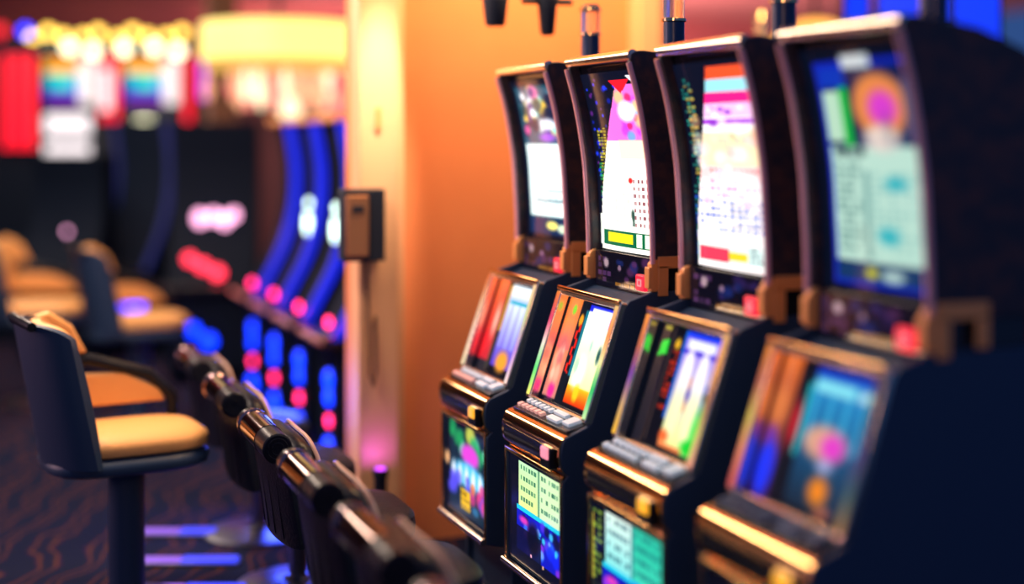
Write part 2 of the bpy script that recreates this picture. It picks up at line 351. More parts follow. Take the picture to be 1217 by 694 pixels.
def make_machine(k, loc, label):
    t = thing('slot_machine', label, 'slot machine', loc, 0, 'slant-top slot machines in a row along the aisle')
    # lower side panels with the rounded nose
    nose = [(.02 - .028 * math.cos(a), .815 + .062 * math.sin(a)) for a in np.linspace(-PI / 2, PI / 2, 9)]
    low = [(.62, 0), (.10, 0), (.10, .32), (.0, .345), (.0, .735)] + nose + [(.085, .902), (.10, .915), (.215, 1.275), (.235, 1.298), (.325, 1.325), (.62, 1.325)]
    for s in (-1, 1):
        b = NB(); prism(b, low, s * HW, s * (HW - .022)); link('side_panel', b, M['cab'], t, bevel=.004)
    inner = [(.60, .01), (.12, .01), (.12, .33), (.012, .36), (.012, .75), (.03, .86), (.115, .885), (.242, 1.262), (.33, 1.30), (.60, 1.30)]
    b = NB(); prism(b, inner, -HW + .02, HW - .02); link('lower_cabinet', b, M['cab'], t)
    b = NB(); box(b, .09, .60, -HW + .01, HW - .01, 0, .10); link('plinth', b, M['dark'], t)
    # upper module
    back = [(.24, 2.098), (.258, 2.108), (.285, 2.110), (.34, 2.104), (.46, 2.085), (.60, 2.035), (.64, 2.0), (.64, 1.40), (.322, 1.40)]
    upo = UP + back
    for s in (-1, 1):
        b = NB(); prism(b, upo, s * HW, s * (HW - .024)); link('side_fin', b, M['fin'], t, bevel=.005)
        b = NB(); tube(b, [(x - .002, s * (HW - .004), z) for x, z in UP], .0095, 10); link('edge_trim', b, M['chrome'], t, smooth=True)
    body = [(x + .038, z) for x, z in UP] + [(.275, 2.10), (.34, 2.108), (.46, 2.075), (.62, 2.01), (.62, 1.32), (.40, 1.32)]
    b = NB(); prism(b, body, -HW + .022, HW - .022); link('upper_cabinet', b, M['gloss'], t)
    b = NB(); tube(b, [(.246, -HW + .002, 2.094), (.246, HW - .002, 2.094)], .019, 16); link('top_bar', b, M['rail'], t, smooth=True)
    w = HW - .026
    def usurf(u, v):
        z = 1.435 + v * .615
        return (interp(UP, z) + .034 - .012 * math.sin(PI * u), w - u * 2 * w, z)
    screen('upper_screen', top_art(k), usurf, t, (1.5, 1.6, 1.45, .85)[k])
    # neck: black label panel, gold angle brackets, red button
    b = NB(); box(b, .335, .40, -HW + .03, HW - .03, 1.30, 1.43); lab = link('label_panel', b, M['gloss'], t, bevel=.003)
    a = Art(60, 22, (12, 12, 30)); a.marks(.04, .1, .30, .9, 3, 4, (120, 70, 130), .6, .8, .6); a.ell(.2, .7, .06, .18, (240, 200, 210), .9, .5); a.blobs(.35, .3, .9, .9, 10, [(60, 40, 110), (120, 60, 120), (30, 50, 130)], (.04, .1), .7, 2)
    a.marks(.36, .05, .70, .22, 9, 1, (230, 150, 40), .7, .9, 1); a.ell(.44, .6, .04, .1, (240, 180, 210), .7, .4)
    screen('label_card', a, lambda u, v: (.333, (HW - .035) * (1 - 2 * u), 1.305 + v * .12), lab, .7)
    b = NB(); box(b, .318, .336, -.19, -.125, 1.318, 1.372); rb = link('service_button', b, M['red'], lab, bevel=.006); rb['label'] = 'red lit square button'
    b = NB()
    for q in ((-.172, -.144, 1.352, 1.357), (-.172, -.144, 1.333, 1.338), (-.172, -.167, 1.333, 1.357), (-.149, -.144, 1.333, 1.357)): box(b, .315, .319, *q)
    link('button_mark', b, M['white'], lab)
    for s in (-1, 1):
        b = NB(); y0, y1 = sorted((s * (HW + .003), s * (HW - .03)))
        prism(b, [(.312, 1.325), (.312, 1.415), (.326, 1.43), (.34, 1.43), (.345, 1.415), (.345, 1.325)], y0, y1)
        prism(b, [(.302, 1.335), (.302, 1.405), (.316, 1.405), (.316, 1.335)], y0, y1)
        link('corner_bracket', b, M['bronze'], t, bevel=.004)
        b = NB()
        for q in ((.335, .485, 1.40, 1.44), (.335, .372, 1.31, 1.41), (.448, .485, 1.33, 1.41)):
            y0, y1 = sorted((s * (HW - .002), s * (HW + .008))); box(b, q[0], q[1], y0, y1, q[2], q[3])
        link('bracket_plate', b, M['bronze'], t, bevel=.003)
    # slanted bezel and reel display
    P0, P1 = Vector((.098, 0, .915)), Vector((.222, 0, 1.283)); d = (P1 - P0).normalized(); nrm = Vector((-d.z, 0, d.x)); Y = Vector((0, 1, 0))
    b = NB()
    for s in (-1, 1):
        obox(b, (P0 + P1) / 2 + nrm * .004 + Y * s * (HW - .017), d, Y, nrm, (P1 - P0).length / 2 + .008, .016, .018)
    obox(b, P1 + nrm * .004 - d * .004, d, Y, nrm, .013, HW - .002, .017)
    obox(b, P0 + nrm * .0 + d * .0, d, Y, nrm, .005, HW - .02, .012)
    link('gold_bezel', b, M['rail'], t, bevel=.006)
    for s, nm in ((1, 0), (-1, 1)):  # screen reflections on the rails, put in as glowing colour strips
        g = RAIL_REFLECT[k][nm]; a = Art(2, 40); tt = np.linspace(0, len(g) - 1, 40); i0 = np.minimum(tt.astype(int), len(g) - 2); fr = (tt - i0)[:, None]
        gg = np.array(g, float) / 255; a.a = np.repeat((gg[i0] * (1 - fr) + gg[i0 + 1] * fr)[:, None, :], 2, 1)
        def reflect_surf(u, v, s=s):
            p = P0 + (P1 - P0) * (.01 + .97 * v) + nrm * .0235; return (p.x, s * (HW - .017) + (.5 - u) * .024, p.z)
        o = screen('lit_edge_strip', a, reflect_surf, t, 1.1)
    b = NB(); obox(b, P1 + nrm * .022 + d * .006, d, Y, nrm, .008, HW - .004, .008); link('bezel_cap', b, M['gold'], t, bevel=.005)
    wr = HW - .034
    def rsurf(u, v):
        p = P0 - nrm * .022 + (P1 - P0) * (.015 + v * .96); return (p.x, wr - u * 2 * wr, p.z)
    screen('reel_screen', warp(reel_art(k)), rsurf, t, (1.3, 1.45, 1.25, 1.0)[k])
    # nose and deck
    def nosep(r, x=.02, z=.815, h=.062): return [(x - r * math.cos(a), z + h * math.sin(a)) for a in np.linspace(-PI / 2, PI / 2, 13)]
    b = NB(); prism(b, nosep(.034, h=.063) + [(.06, .89), (.06, .752)], -HW + .006, HW - .002); link('nose_trim', b, M['gold'], t, smooth=True)
    b = NB(); prism(b, [(.02 - .037 * math.cos(a), .806 + .06 * math.sin(a)) for a in np.linspace(-.5, .42, 7)] + [(.01, .82), (.01, .78)], -HW + .05, HW - .03)
    link('nose_inset', b, M['gloss'], t, smooth=True)
    b = NB(); box(b, -.03, .01, -.215, -.135, .765, .835); bb = link('button_housing', b, M['gloss'], t, bevel=.006)
    b = NB(); box(b, -.037, -.02, -.208, -.15, .795, .835); o = link('cash_out_button', b, M[('amber', 'pink', 'amber', 'amber')[k]], bb, bevel=.008)
    o['label'] = 'amber lit push button' if k != 1 else 'rose lit push button'
    D0, D1 = Vector((.022, 0, .880)), Vector((.108, 0, .902)); dd = (D1 - D0).normalized(); dn = Vector((-dd.z, 0, dd.x))
    b = NB(); obox(b, (D0 + D1) / 2, dd, Y, dn, (D1 - D0).length / 2, HW - .022, .008); deck = link('button_deck', b, M['gloss'], t, bevel=.003)
    def key(p, y, hx, hy, m, nm='button', hz=.006):
        b = NB(); obox(b, D0 + (D1 - D0) * p + Y * y + dn * (.008 + hz), dd, Y, dn, hx, hy, hz); return link(nm, b, m, deck, bevel=.002)
    for r in (.26, .66):
        for i in range(6): key(r, .205 - i * .038, .010, .012, M['key'] if k == 2 else M['navykey'] if k == 3 else M['keyr'] if r < .5 else M['key'], 'bet_button')
    key(.30, -.085, .012, .045, M['key' if k < 3 else 'navykey'], 'spin_button'); key(.72, -.06, .010, .05, M['key' if k < 3 else 'navykey'], 'spin_button'); key(.55, -.175, .024, .028, M['key' if k < 3 else 'navykey'], 'service_key')
    # belly glass
    b = NB(); box(b, -.006, .012, HW - .018, HW - .004, .35, .752); box(b, -.006, .012, -HW + .004, -HW + .018, .35, .752); box(b, -.006, .012, -HW + .004, HW - .004, .735, .752)
    link('belly_frame', b, M['gold'], t, bevel=.004)
    screen('belly_screen', belly_art(k), lambda u, v: (.006, (HW - .02) * (1 - 2 * u), .375 + v * .355), t, (1.25, 1.2, 1.2, .6)[k])
    b = NB(); tube(b, [(-.008, -HW + .006, .352), (-.008, HW - .006, .352)], .014, 14); link('kick_bar', b, M['rail'], t, smooth=True)
    b = NB(); tube(b, [(.09, -HW - .006, .80), (.09, -HW + .004, .80)], .012, 14); link('lock', b, M['steel'], t, smooth=True)
    # signal lamp on the roof
    cx = .53
    b = NB(); lathe(b, [(.046, 2.02), (.046, 2.075), (.037, 2.08), (.037, 2.228)], (cx, 0, 0)); L = link('signal_lamp', b, M['navy'], t, smooth=True)
    for z in (2.228, 2.325):
        b = NB(); lathe(b, [(.038, 0), (.043, .003), (.043, .012), (.038, .015)], (cx, 0, z)); link('brass_ring', b, M['brass'], L, smooth=True)
    b = NB(); lathe(b, [(.037, 2.243), (.037, 2.325)], (cx, 0, 0)); link('lamp_glass', b, M['glass'], L, smooth=True)
    b = NB(); lathe(b, [(.038, 2.34), (.034, 2.352), (.02, 2.356)], (cx, 0, 0)); link('lamp_cap', b, M['brass'], L, smooth=True)
    return t
LBL = ['slant-top slot machine next to the orange wall, white pay table on its tall screen',
       'slant-top slot machine with a white and magenta tower picture on its tall screen',
       'slant-top slot machine with an orange-banded tower picture and green-edged lower display',
       'blurred slant-top slot machine at the near end of the row, blue-framed tall screen']
for k, tf in enumerate((5.25, 4.55, 3.85, 3.15)):
    make_machine(k, (X0, tf - HW, 0), LBL[k])

# bill-tray bracket on the floor beside the farthest machine
p = at(553, 668, 5.75)
t = thing('footrest_bracket', 'small gold footrest bracket on the floor before the farthest slant-top machine', 'footrest', (1.70, 5.33, 0))
b = NB(); box(b, -.045, .045, -.03, .03, .0, .05); link('foot', b, M['gold'], t, bevel=.01)
b = NB(); tube(b, [(0, 0, .04), (0, 0, .14)], .014); link('stem', b, M['gold'], t, smooth=True)
b = NB(); box(b, -.05, .05, -.05, .05, .13, .19); link('tread', b, M['gold'], t, bevel=.02)

# ------------------------------------------------------------------ chairs (face +X)
def rounded(u, n=2.6): return (abs(math.cos(u)) ** (2 / n)) * (1 if math.cos(u) >= 0 else -1), (abs(math.sin(u)) ** (2 / n)) * (1 if math.sin(u) >= 0 else -1)
def cushion(bm, cx, cy, z0, z1, hx, hy, n=40):
    rings = []
    for z, s in ((z0, .9), (z0 + .012, .98), ((z0 + z1) / 2, 1.), (z1 - .02, .98), (z1 - .004, .90), (z1 + .006, .6), (z1 + .012, .2)):
        rings.append([bm.verts.new((cx + rounded(2 * PI * k / n, 3.4)[0] * hx * s, cy + rounded(2 * PI * k / n, 3.4)[1] * hy * s, z)) for k in range(n)])
    for a, b in zip(rings, rings[1:]):
        for k in range(n): bm.faces.new((a[k], a[(k + 1) % n], b[(k + 1) % n], b[k]))
    bm.faces.new(rings[0][::-1]); bm.faces.new(rings[-1])
def back_shell(bm, top, bot, hw, th, bulge, wing, inner_off=0., lean=.05):
    """curved padded back: plan arc, x grows forward at the sides"""
    nu, nv = 24, 10; F, R = [], []
    for j in range(nv + 1):
        v = j / nv; z = bot + (top - bot) * v
        ff, rr = [], []
        for i in range(nu + 1):
            u = -1 + 2 * i / nu; y = hw * math.sin(u * PI / 2 * .93) / math.sin(PI / 2 * .93)
            x = wing * (1 - math.cos(u * PI / 2 * .93)) - lean * (v - .5)
            zz = z - (.05 * abs(u) ** 4) * v
            th_ = th * (1 - .35 * abs(u) ** 3) * (.55 + .45 * math.sin(PI * min(1, max(0, .08 + v * .84))))
            rr.append(bm.verts.new((x, y, zz))); ff.append(bm.verts.new((x + th_ + bulge * math.cos(u * PI / 2) * math.sin(PI * v), y * .93, zz)))
        F.append(ff); R.append(rr)
    for j in range(nv):
        for i in range(nu):
            bm.faces.new((F[j][i], F[j][i + 1], F[j + 1][i + 1], F[j + 1][i])).material_index = 1
            bm.faces.new((R[j][i], R[j + 1][i], R[j + 1][i + 1], R[j][i + 1]))
    for j in range(nv):
        for i in (0, nu): bm.faces.new((F[j][i], F[j + 1][i], R[j + 1][i], R[j][i]))
    for i in range(nu):
        for j in (0, nv): bm.faces.new((F[j][i], F[j][i + 1], R[j][i + 1], R[j][i]))
def chair_base(t, cx, seat):
    b = NB(); lathe(b, [(.25, 0), (.25, .012), (.22, .022), (.06, .035), (.045, .05)], (cx, 0, 0), 36); link('floor_plate', b, M['steel'], t, smooth=True)
    b = NB(); lathe(b, [(.036, .04), (.036, seat - .10)], (cx, 0, 0)); link('pedestal', b, M['steel'], t, smooth=True)
def make_roll_chair():
    t = thing('padded_chair', '', 'chair', (0, 0, 0), 0, 'padded chairs pulled up along the row of slot machines')
    chair_base(t, .30, .52)
    b = NB(); cushion(b, .30, 0, .43, .53, .22, .235); link('seat', b, M['leather'], t, smooth=True)
    b = NB(); back_shell(b, .80, .46, .25, .095, .02, .06); link('backrest', b, [M['leather'], M['leather']], t, smooth=True)
    # stitched vertical ribs
    for yy in (-.17, -.09, 0, .09, .17):
        b = NB(); x = .06 * (1 - math.cos(math.asin(min(1, abs(yy) / .25 * .994)))) - .002
        tube(b, [(x + .022, yy, .48), (x + .0, yy, .65), (x - .022, yy, .82)], .0022, 6); link('back_seam', b, M['roll'], t, smooth=True)
    # top roll: dark padded ends, bright metal sleeve, ring
    z, r = .800, .050
    b = NB(); tube(b, [(.0, -.245, z), (.0, -.24, z), (.0, .24, z), (.0, .245, z)], [r * .9, r, r, r * .9], 28); roll = link('top_roll', b, M['roll'], t, smooth=True)
    b = NB(); tube(b, [(.0, -.10, z), (.0, .165, z)], r * 1.035, 32); link('metal_sleeve', b, M['sleeve'], roll, smooth=True)
    b = NB(); tube(b, [(.0, .172, z), (.0, .178, z), (.0, .190, z), (.0, .196, z)], [r, r * 1.14, r * 1.14, r], 32); link('sleeve_ring', b, M['ringm'], roll, smooth=True)
    for rr in (.034, .020):
        b = NB(); tube(b, [(rr * math.cos(q), -.246, z + rr * math.sin(q)) for q in np.linspace(0, 2 * PI, 25)], .002, 6, False)
        link('embossed_ring', b, M['leather'], roll, smooth=True)
    # padded crest between the roll and the front, with light piping on its front edge
    b = NB(); nn = 14; rings = []
    for i in range(17):
        u = -1 + i / 8; y = u * .25; e_ = max(0, 1 - abs(u) ** 5) ** .5 if abs(u) < 1 else 0
        rings.append([b.verts.new((.062 + (.035 + .025 * e_) * math.cos(2 * PI * k / nn) + .03 * abs(u) ** 3, y, z - .035 + (.02 + .045 * e_) * math.sin(2 * PI * k / nn) - .03 * abs(u) ** 4)) for k in range(nn)])
    for a, c in zip(rings, rings[1:]):
        for k in range(nn): b.faces.new((a[k], a[(k + 1) % nn], c[(k + 1) % nn], c[k]))
    b.faces.new(rings[0][::-1]); b.faces.new(rings[-1]); link('crest_pad', b, M['roll'], t, smooth=True)
    b = NB(); tube(b, [(.112 + .03 * abs(u) ** 3, u * .252, z + .018 - .085 * abs(u) ** 5) for u in np.linspace(-1, 1, 25)], .0075, 8); link('piping', b, M['rim'], t, smooth=True)
    return t
M['sleeve'] = mat('bronze_sleeve', (.2, .12, .11), .12, 1.); M['ringm'] = mat('rose_ring', (.3, .2, .22), .15, .9)
M['rim'] = mat('satin_piping', (.6, .36, .26), .3, coat=.6)
proto = make_roll_chair()
CL = ['padded black chair with an amber-lit roll bar, nearest whole one in the chair row',
      'padded black chair whose back fills the bottom edge, closest to the camera',
      'padded black chair with rose-lit roll bar, second whole one in the chair row',
      'padded black chair with rose-lit roll bar facing the second machine from the wall',
      'padded black chair facing the machine by the orange wall, short bronze glint on its roll',
      'padded black chair with a violet glint on its roll, beyond the others in the row']
ts = [3.39, 2.69, 4.09, 4.79, 5.60, 6.42]
for i, tt in enumerate(ts):
    o = proto if i == 0 else copy_tree(proto)
    o.location = (.94, tt, 0); o['label'] = CL[i]; o.rotation_euler = (0, 0, 0)

def make_tan_chair():
    t = thing('tan_chair', '', 'chair', (0, 0, 0), 0, 'tan-cushioned chairs across the aisle')
    b = NB(); lathe(b, [(.25, 0), (.25, .012), (.22, .022), (.09, .035), (.08, .05)], (.25, 0, 0), 36); link('floor_plate', b, M['steel'], t, smooth=True)
    b = NB(); lathe(b, [(.07, .03), (.07, .58)], (.25, 0, 0)); link('pedestal', b, M['cab'], t, smooth=True)
    b = NB(); cushion(b, .24, 0, .56, .63, .31, .25); link('seat_base', b, M['cab'], t, smooth=True)
    b = NB(); cushion(b, .25, 0, .625, .70, .30, .24); link('seat', b, M['tan'], t, smooth=True)
    b = NB(); back_shell(b, 1.14, .60, .27, .05, .0, .17, lean=.10)
    for v in b.verts: v.co.x -= .12
    link('backrest', b, [M['cab'], M['cab']], t, smooth=True)
    b = NB(); back_shell(b, 1.13, .76, .205, .05, .02, .10, lean=.06)
    for v in b.verts: v.co.x -= .072
    link('back_cushion', b, M['tan'], t, smooth=True)
    b = NB(); prism(b, [(-.08, .965), (-.07, 1.12), (.0, 1.14), (.09, 1.08), (.15, .965)], .225, .262); link('wing_pad', b, M['tan'], t, bevel=.012)
    b = NB(); prism(b, [(-.04, .745), (-.04, .885), (.30, .875), (.44, .80), (.47, .745)], .232, .268); link('arm_pad', b, M['tan'], t, bevel=.012)
    b = NB(); tube(b, [(-.06, .25, .93), (.16, .25, .935), (.40, .25, .86), (.50, .25, .76), (.50, .25, .62)], .026, 12); link('armrest', b, M['roll'], t, smooth=True)
    b = NB(); tube(b, [(-.14, -.19, 1.135), (-.17, 0, 1.15), (-.14, .19, 1.135)], .018, 12); link('back_cap', b, M['roll'], t, smooth=True)
    return t
TL = ['tan-cushioned chair on a thick post at the left, nearest of its row',
      'tan-cushioned chair beside the blue lamps, behind the nearest tan chair',
      'tan-cushioned chair farthest back, near the left edge of the frame']
tp = make_tan_chair()
spots = [(150, 500, 5.42, 8), (165, 372, 8.9, 6), (48, 332, 9.6, -10)]
for i, (px, py, z, rz) in enumerate(spots):
    o = tp if i == 0 else copy_tree(tp)
    q = at(px, py, z); o.rotation_euler = (0, 0, math.radians(rz))
    o.location = (q.x - .25 * math.cos(math.radians(rz)), q.y - .25 * math.sin(math.radians(rz)), 0); o['label'] = TL[i]

# ------------------------------------------------------------------ second bank beyond the partition: blue curved machines
M['blue'] = glow('blue_strip', (.0, .02, 1.), .9)
M['bluelamp'] = glow('blue_lamp', (.0, .03, 1.), 5.)
M['pinklamp'] = glow('pink_lamp', (1., .02, .16), 7.)
M['oval'] = glow('white_oval_display', (.75, 1., .9), 5.)
JC = smooth_curve([(.0, .74), (.09, .90), (.19, 1.10), (.26, 1.35), (.275, 1.60), (.25, 1.80), (.22, 1.95)], 24)
def make_blue_machine():
    t = thing('curved_slot_machine', '', 'slot machine', (0, 0, 0), 0, 'blue-edged curved slot machines beyond the partition')
    hw = .22
    prof = [(x + .04, z) for x, z in JC] + [(.55, 1.93), (.55, .0), (.12, 0), (.12, .10), (.04, .12)]
    b = NB(); prism(b, prof, -hw, hw); link('cabinet', b, M['farcab'], t)
    b = NB(); prism(b, [(x, z) for x, z in JC] + [(x + .06, z) for x, z in JC[::-1]], -hw - .03, -hw + .03); link('blue_edge_strip', b, M['blue'], t)
    b = NB(); box(b, .20, .58, -hw - .05, hw + .02, 1.93, 1.97); link('roof_cap', b, M['bronze'], t, bevel=.01)
    b = NB(); prism(b, [(-.05, .70), (-.06, .725), (-.04, .75), (.06, .77), (.08, .70)], -hw - .03, hw + .03); link('button_deck', b, M['gloss'], t, bevel=.006)
    b = NB(); tube(b, [(-.06, -hw - .03, .735), (-.06, hw + .03, .735)], .016, 10); link('deck_rim', b, M['rimpink'], t, smooth=True)
    for z, r, m in ((.50, .055, 'bluelamp'), (.40, .05, 'bluelamp'), (.27, .033, 'pinklamp'), (.12, .065, 'bluelamp')):
        b = NB(); ball(b, (.035, -.05, z), r, .5, 1, 1); link('round_lamp', b, M[m], t, smooth=True)
    return t
M['rimpink'] = mat('pink_deck_rim', (.9, .45, .4), .3, .6)  # chrome rim with the pink light on it put into its colour
bp = make_blue_machine()
BL = ['blue-edged curved slot machine half hidden by the wall pilaster', 'blue-edged curved slot machine with a white oval display, second from the pilaster',
      'blue-edged curved slot machine last but one from the brown post, white oval display',
      'blue-edged curved slot machine at the far end of its bank by the brown post']
for i in range(4):
    o = bp if i == 0 else copy_tree(bp)
    o.location = (1.80, 7.55 + i * .74, 0); o['label'] = BL[i]
    if i in (1, 2):
        b = NB(); ball(b, (.262, -.02, 1.27), .04, .5, .9, 1.9); link('oval_display', b, M['oval'], o, smooth=True)
        b = NB(); ball(b, (.27, -.02, 1.40), .03, .5, 1, 1.); link('round_display', b, M['oval'], o, smooth=True)
    if i == 0:
        b = NB(); ball(b, (.02, -.1, .82), .03, .6, 1, 1); link('round_lamp', b, M['pinklamp'], o, smooth=True)

# ------------------------------------------------------------------ far left: machines with lit toppers
M['bulb'] = glow('yellow_bulb', (1., .62, .09), 5.); M['bulbw'] = glow('cream_bulb', (1., .95, .6), 4.5)
M['neon'] = glow('red_neon', (1., .0, .02), 1.7); M['wbar'] = glow('white_panel', (1., .88, .9), 1.5); M['greenl'] = glow('green_lamp', (.05, 1., .2), 2.)
def make_topper(px, z, label, kind):
    q = at(px, 190, z); t = thing('topper_slot_machine', label, 'slot machine', (q.x, q.y, 0), -.25, 'slot machines with lit toppers along the far side')
    b = NB(); prism(b, [(-.05, 0), (-.05, .6), (-.22, .75), (-.22, .85), (.0, .95), (.06, 1.5), (.0, 1.62), (.4, 1.62), (.4, 0)], -.34, .34)
    for v in b.verts: v.co = Vector((v.co.y, v.co.x, v.co.z))
    link('cabinet', b, M['farcab'], t, bevel=.01)
    b = NB(); box(b, -.38, .38, .02, .34, 1.62, 2.86); top = link('topper', b, M['dark'], t, bevel=.02)
    a = Art(40, 40, (20, 20, 60)); a.grad(0, .7, 1, 1, (255, 190, 40), (255, 140, 30)); a.rect(0, 0, 1, .2, (110, 20, 150)); a.grad(0, .2, 1, .7, (10, 60, 200), (20, 190, 170)); a.ell(.4, .45, .3, .16, (60, 230, 170), 1, .6); a.rect(.72, 0, 1, 1, (250, 235, 230)); a.ell(.6, .5, .12, .2, (160, 190, 250), .7, .6)
    screen('topper_screen', a, lambda u, v: (-.24 + .50 * u, .01, 2.16 + .42 * v), t, 1.5)
    for xx, zz in ((-.30, 2.78), (-.16, 2.84), (-.02, 2.80), (.16, 2.80), (.30, 2.84)):
        b = NB(); ball(b, (xx, -.02, zz), .05); link('bulb', b, M['bulb'], top, smooth=True)
    for xx, zz in ((-.24, 2.68), (.04, 2.69), (.26, 2.66)):
        b = NB(); ball(b, (xx, -.04, zz), .06); link('bulb', b, M['bulbw'], top, smooth=True)
    xs = [(-.38, 2.62, 1.72), (-.30, 2.62, 1.72), (.345, 2.62, 2.0)] if kind == 0 else [(-.33, 2.62, 2.0), (.35, 2.62, 1.98)]
    for xx, z1, z0 in xs:
        b = NB(); tube(b, [(xx, 0, z0), (xx, 0, z1)], .035, 10); link('neon_tube', b, M['neon'], top, smooth=True)
    if kind == 0:
        b = NB(); box(b, -.22, .22, -.02, .02, 1.86, 2.06); link('message_panel', b, M['wbar'], t, bevel=.01)
        b = NB(); box(b, -.24, .22, -.02, .02, 1.66, 1.78); link('message_panel', b, M['wbar'], t, bevel=.01)
        b = NB(); ball(b, (.14, -.02, 1.56), .05); link('bulb', b, M['bulbw'], t, smooth=True)
        b = NB(); tube(b, [(-.20, -.04, 1.34), (-.20, -.04, 1.56)], .04, 10); link('neon_tube', b, M['neon'], t, smooth=True)
        b = NB(); box(b, .12, .26, -.01, .02, 1.28, 1.46); link('lit_button_strip', b, M['orangel'], t, bevel=.01)
    else:
        b = NB(); ball(b, (-.05, -.02, 1.92), .10, 1.6, .3, 1); link('oval_lamp', b, M['bulbw'], t, smooth=True)
        b = NB(); ball(b, (-.20, -.02, 1.90), .05); link('green_lamp', b, M['greenl'], t, smooth=True)
        b = NB(); ball(b, (.35, -.02, 1.90), .06); link('pink_lamp', b, M['pinkd'], t, smooth=True)
        b = NB(); box(b, -.46, -.36, -.02, .02, 2.1, 2.5); link('message_panel', b, M['wbar'], t, bevel=.02)
    return t
M['orangel'] = glow('orange_strip', (1., .16, .04), 1.2); M['pinkd'] = glow('pale_pink_lamp', (1., .3, .38), 4.)
make_topper(78, 13.2, 'tall slot machine with yellow bulbs, red neon bars and stacked white panels', 0)
make_topper(178, 13.2, 'tall slot machine with yellow bulbs above a green-blue topper screen, oval lamp below', 1)
q = at(16, 120, 12.5)
t = thing('neon_slot_machine', 'tall machine at the left edge edged with long red neon bars', 'slot machine', (q.x, q.y, 0), -.25)
b = NB(); prism(b, [(-.05, 0), (-.05, .6), (-.2, .75), (-.2, .85), (.0, .95), (.04, 1.6), (.04, 2.72), (.35, 2.72), (.35, 0)], -.20, .20)
for v in b.verts: v.co = Vector((v.co.y, v.co.x, v.co.z))
link('cabinet', b, M['farcab'], t, bevel=.01)
for xx in (-.06, .05, .15):
    b = NB(); tube(b, [(xx, -.0, 1.74), (xx, -.0, 2.58)], .042, 10); link('neon_tube', b, M['neon'], t, smooth=True)
b = NB(); ball(b, (-.12, 0, 2.80), .06); link('pink_lamp', b, M['neon'], t, smooth=True)
b = NB(); ball(b, (.10, 0, 2.80), .05); link('blue_lamp', b, M['bluelamp'], t, smooth=True)

# ------------------------------------------------------------------ middle distance: dark curved machines with pink, red and blue lamps
M['pw'] = glow('pink_white_lamp', (1., .42, .7), 3.2); M['magenta'] = glow('magenta_sign', (.62, .03, 1.), 1.6); M['redlamp'] = glow('red_lamp', (1., .03, .07), 4.); M['dimblue'] = glow('dim_blue_edge', (.02, .03, .22), .5)
def make_dark_machine(px, z, rz, label, lamps, edge=True, hgt=1.95, hw=.30, grp=None):
    q = at(px, 400, z); t = thing('dark_slot_machine', label, 'slot machine', (q.x, q.y, 0), rz, grp)
    JD = [(x, .74 + (zz - .74) * (hgt - .74) / 1.21) for x, zz in JC]
    b = NB(); prism(b, [(x + .03, zz) for x, zz in JD] + [(.55, hgt - .02), (.55, 0), (.12, 0), (.12, .1), (.03, .12)], -hw, hw); link('cabinet', b, M['farcab'], t)
    if edge:
        for s in (-1, 1):
            b = NB(); y0, y1 = sorted((s * hw, s * (hw + .035))); prism(b, JD + [(x + .05, zz) for x, zz in JD[::-1]], y0, y1); link('edge_strip', b, M['dimblue'], t)
    b = NB(); prism(b, [(-.06, .70), (-.06, .75), (.06, .77), (.08, .70)], -hw - .02, hw + .02); link('button_deck', b, M['gloss'], t, bevel=.006)
    for (lx, ly, s, r, m) in lamps:
        w = at(lx, ly, z - .05); d = w - Vector(t.location); d.rotate(Matrix.Rotation(-rz, 3, 'Z'))
        xx = interp(JD, d.z) + .01 if d.z > .74 else .02
        b = NB(); ball(b, (xx, max(-hw + .02, min(hw - .02, d.y)), d.z), r, .6, 1, s); link('lamp', b, M[m], t, smooth=True)
    return t
make_dark_machine(250, 10.25, math.radians(75), 'dark slot machine with a row of pink-white lamps above three red ones',
    [(232, 262, 1.3, .05, 'pw'), (248, 260, 1.3, .045, 'pw'), (262, 264, 1.3, .05, 'pw'), (273, 258, 1.2, .04, 'pw'), (222, 310, 1, .045, 'redlamp'), (238, 318, 1, .05, 'redlamp'), (256, 326, 1, .05, 'redlamp'), (212, 384, 1, .05, 'bluelamp'), (228, 394, 1, .05, 'bluelamp'), (246, 407, 1, .055, 'bluelamp')], False, 1.95, .32)
make_dark_machine(138, 11.6, math.radians(35), 'dark curved slot machine with dim blue edges under the lit toppers', [(160, 345, 1, .05, 'redlamp'), (150, 355, 1.2, .08, 'bluelamp'), (168, 362, 1, .09, 'bluelamp')], True, 1.98, .3)
make_dark_machine(60, 11.0, math.radians(60), 'dark slot machine at the left with one small pale lamp', [(60, 278, 1.2, .02, 'pw')], False, 1.7, .3)
# magenta sign on a post
q = at(247, 95, 12.6)
t = thing('magenta_sign', 'small upright magenta lit sign on a thin post left of the big drum lamp', 'sign', (q.x, q.y, 0), -.3)
b = NB(); tube(b, [(0, 0, 0), (0, 0, 2.2)], .03); link('post', b, M['dark'], t, smooth=True)
b = NB(); box(b, -.07, .07, -.03, .03, q.z - .18, q.z + .18); link('lit_panel', b, M['magenta'], t, bevel=.025)

# wooden post
q = at(262, 300, 12.0)
struct('pillar', box(NB(), q.x - .12, q.x + .12, q.y - .12, q.y + .12, 0, 3.4), M['wood'], bevel=.01)

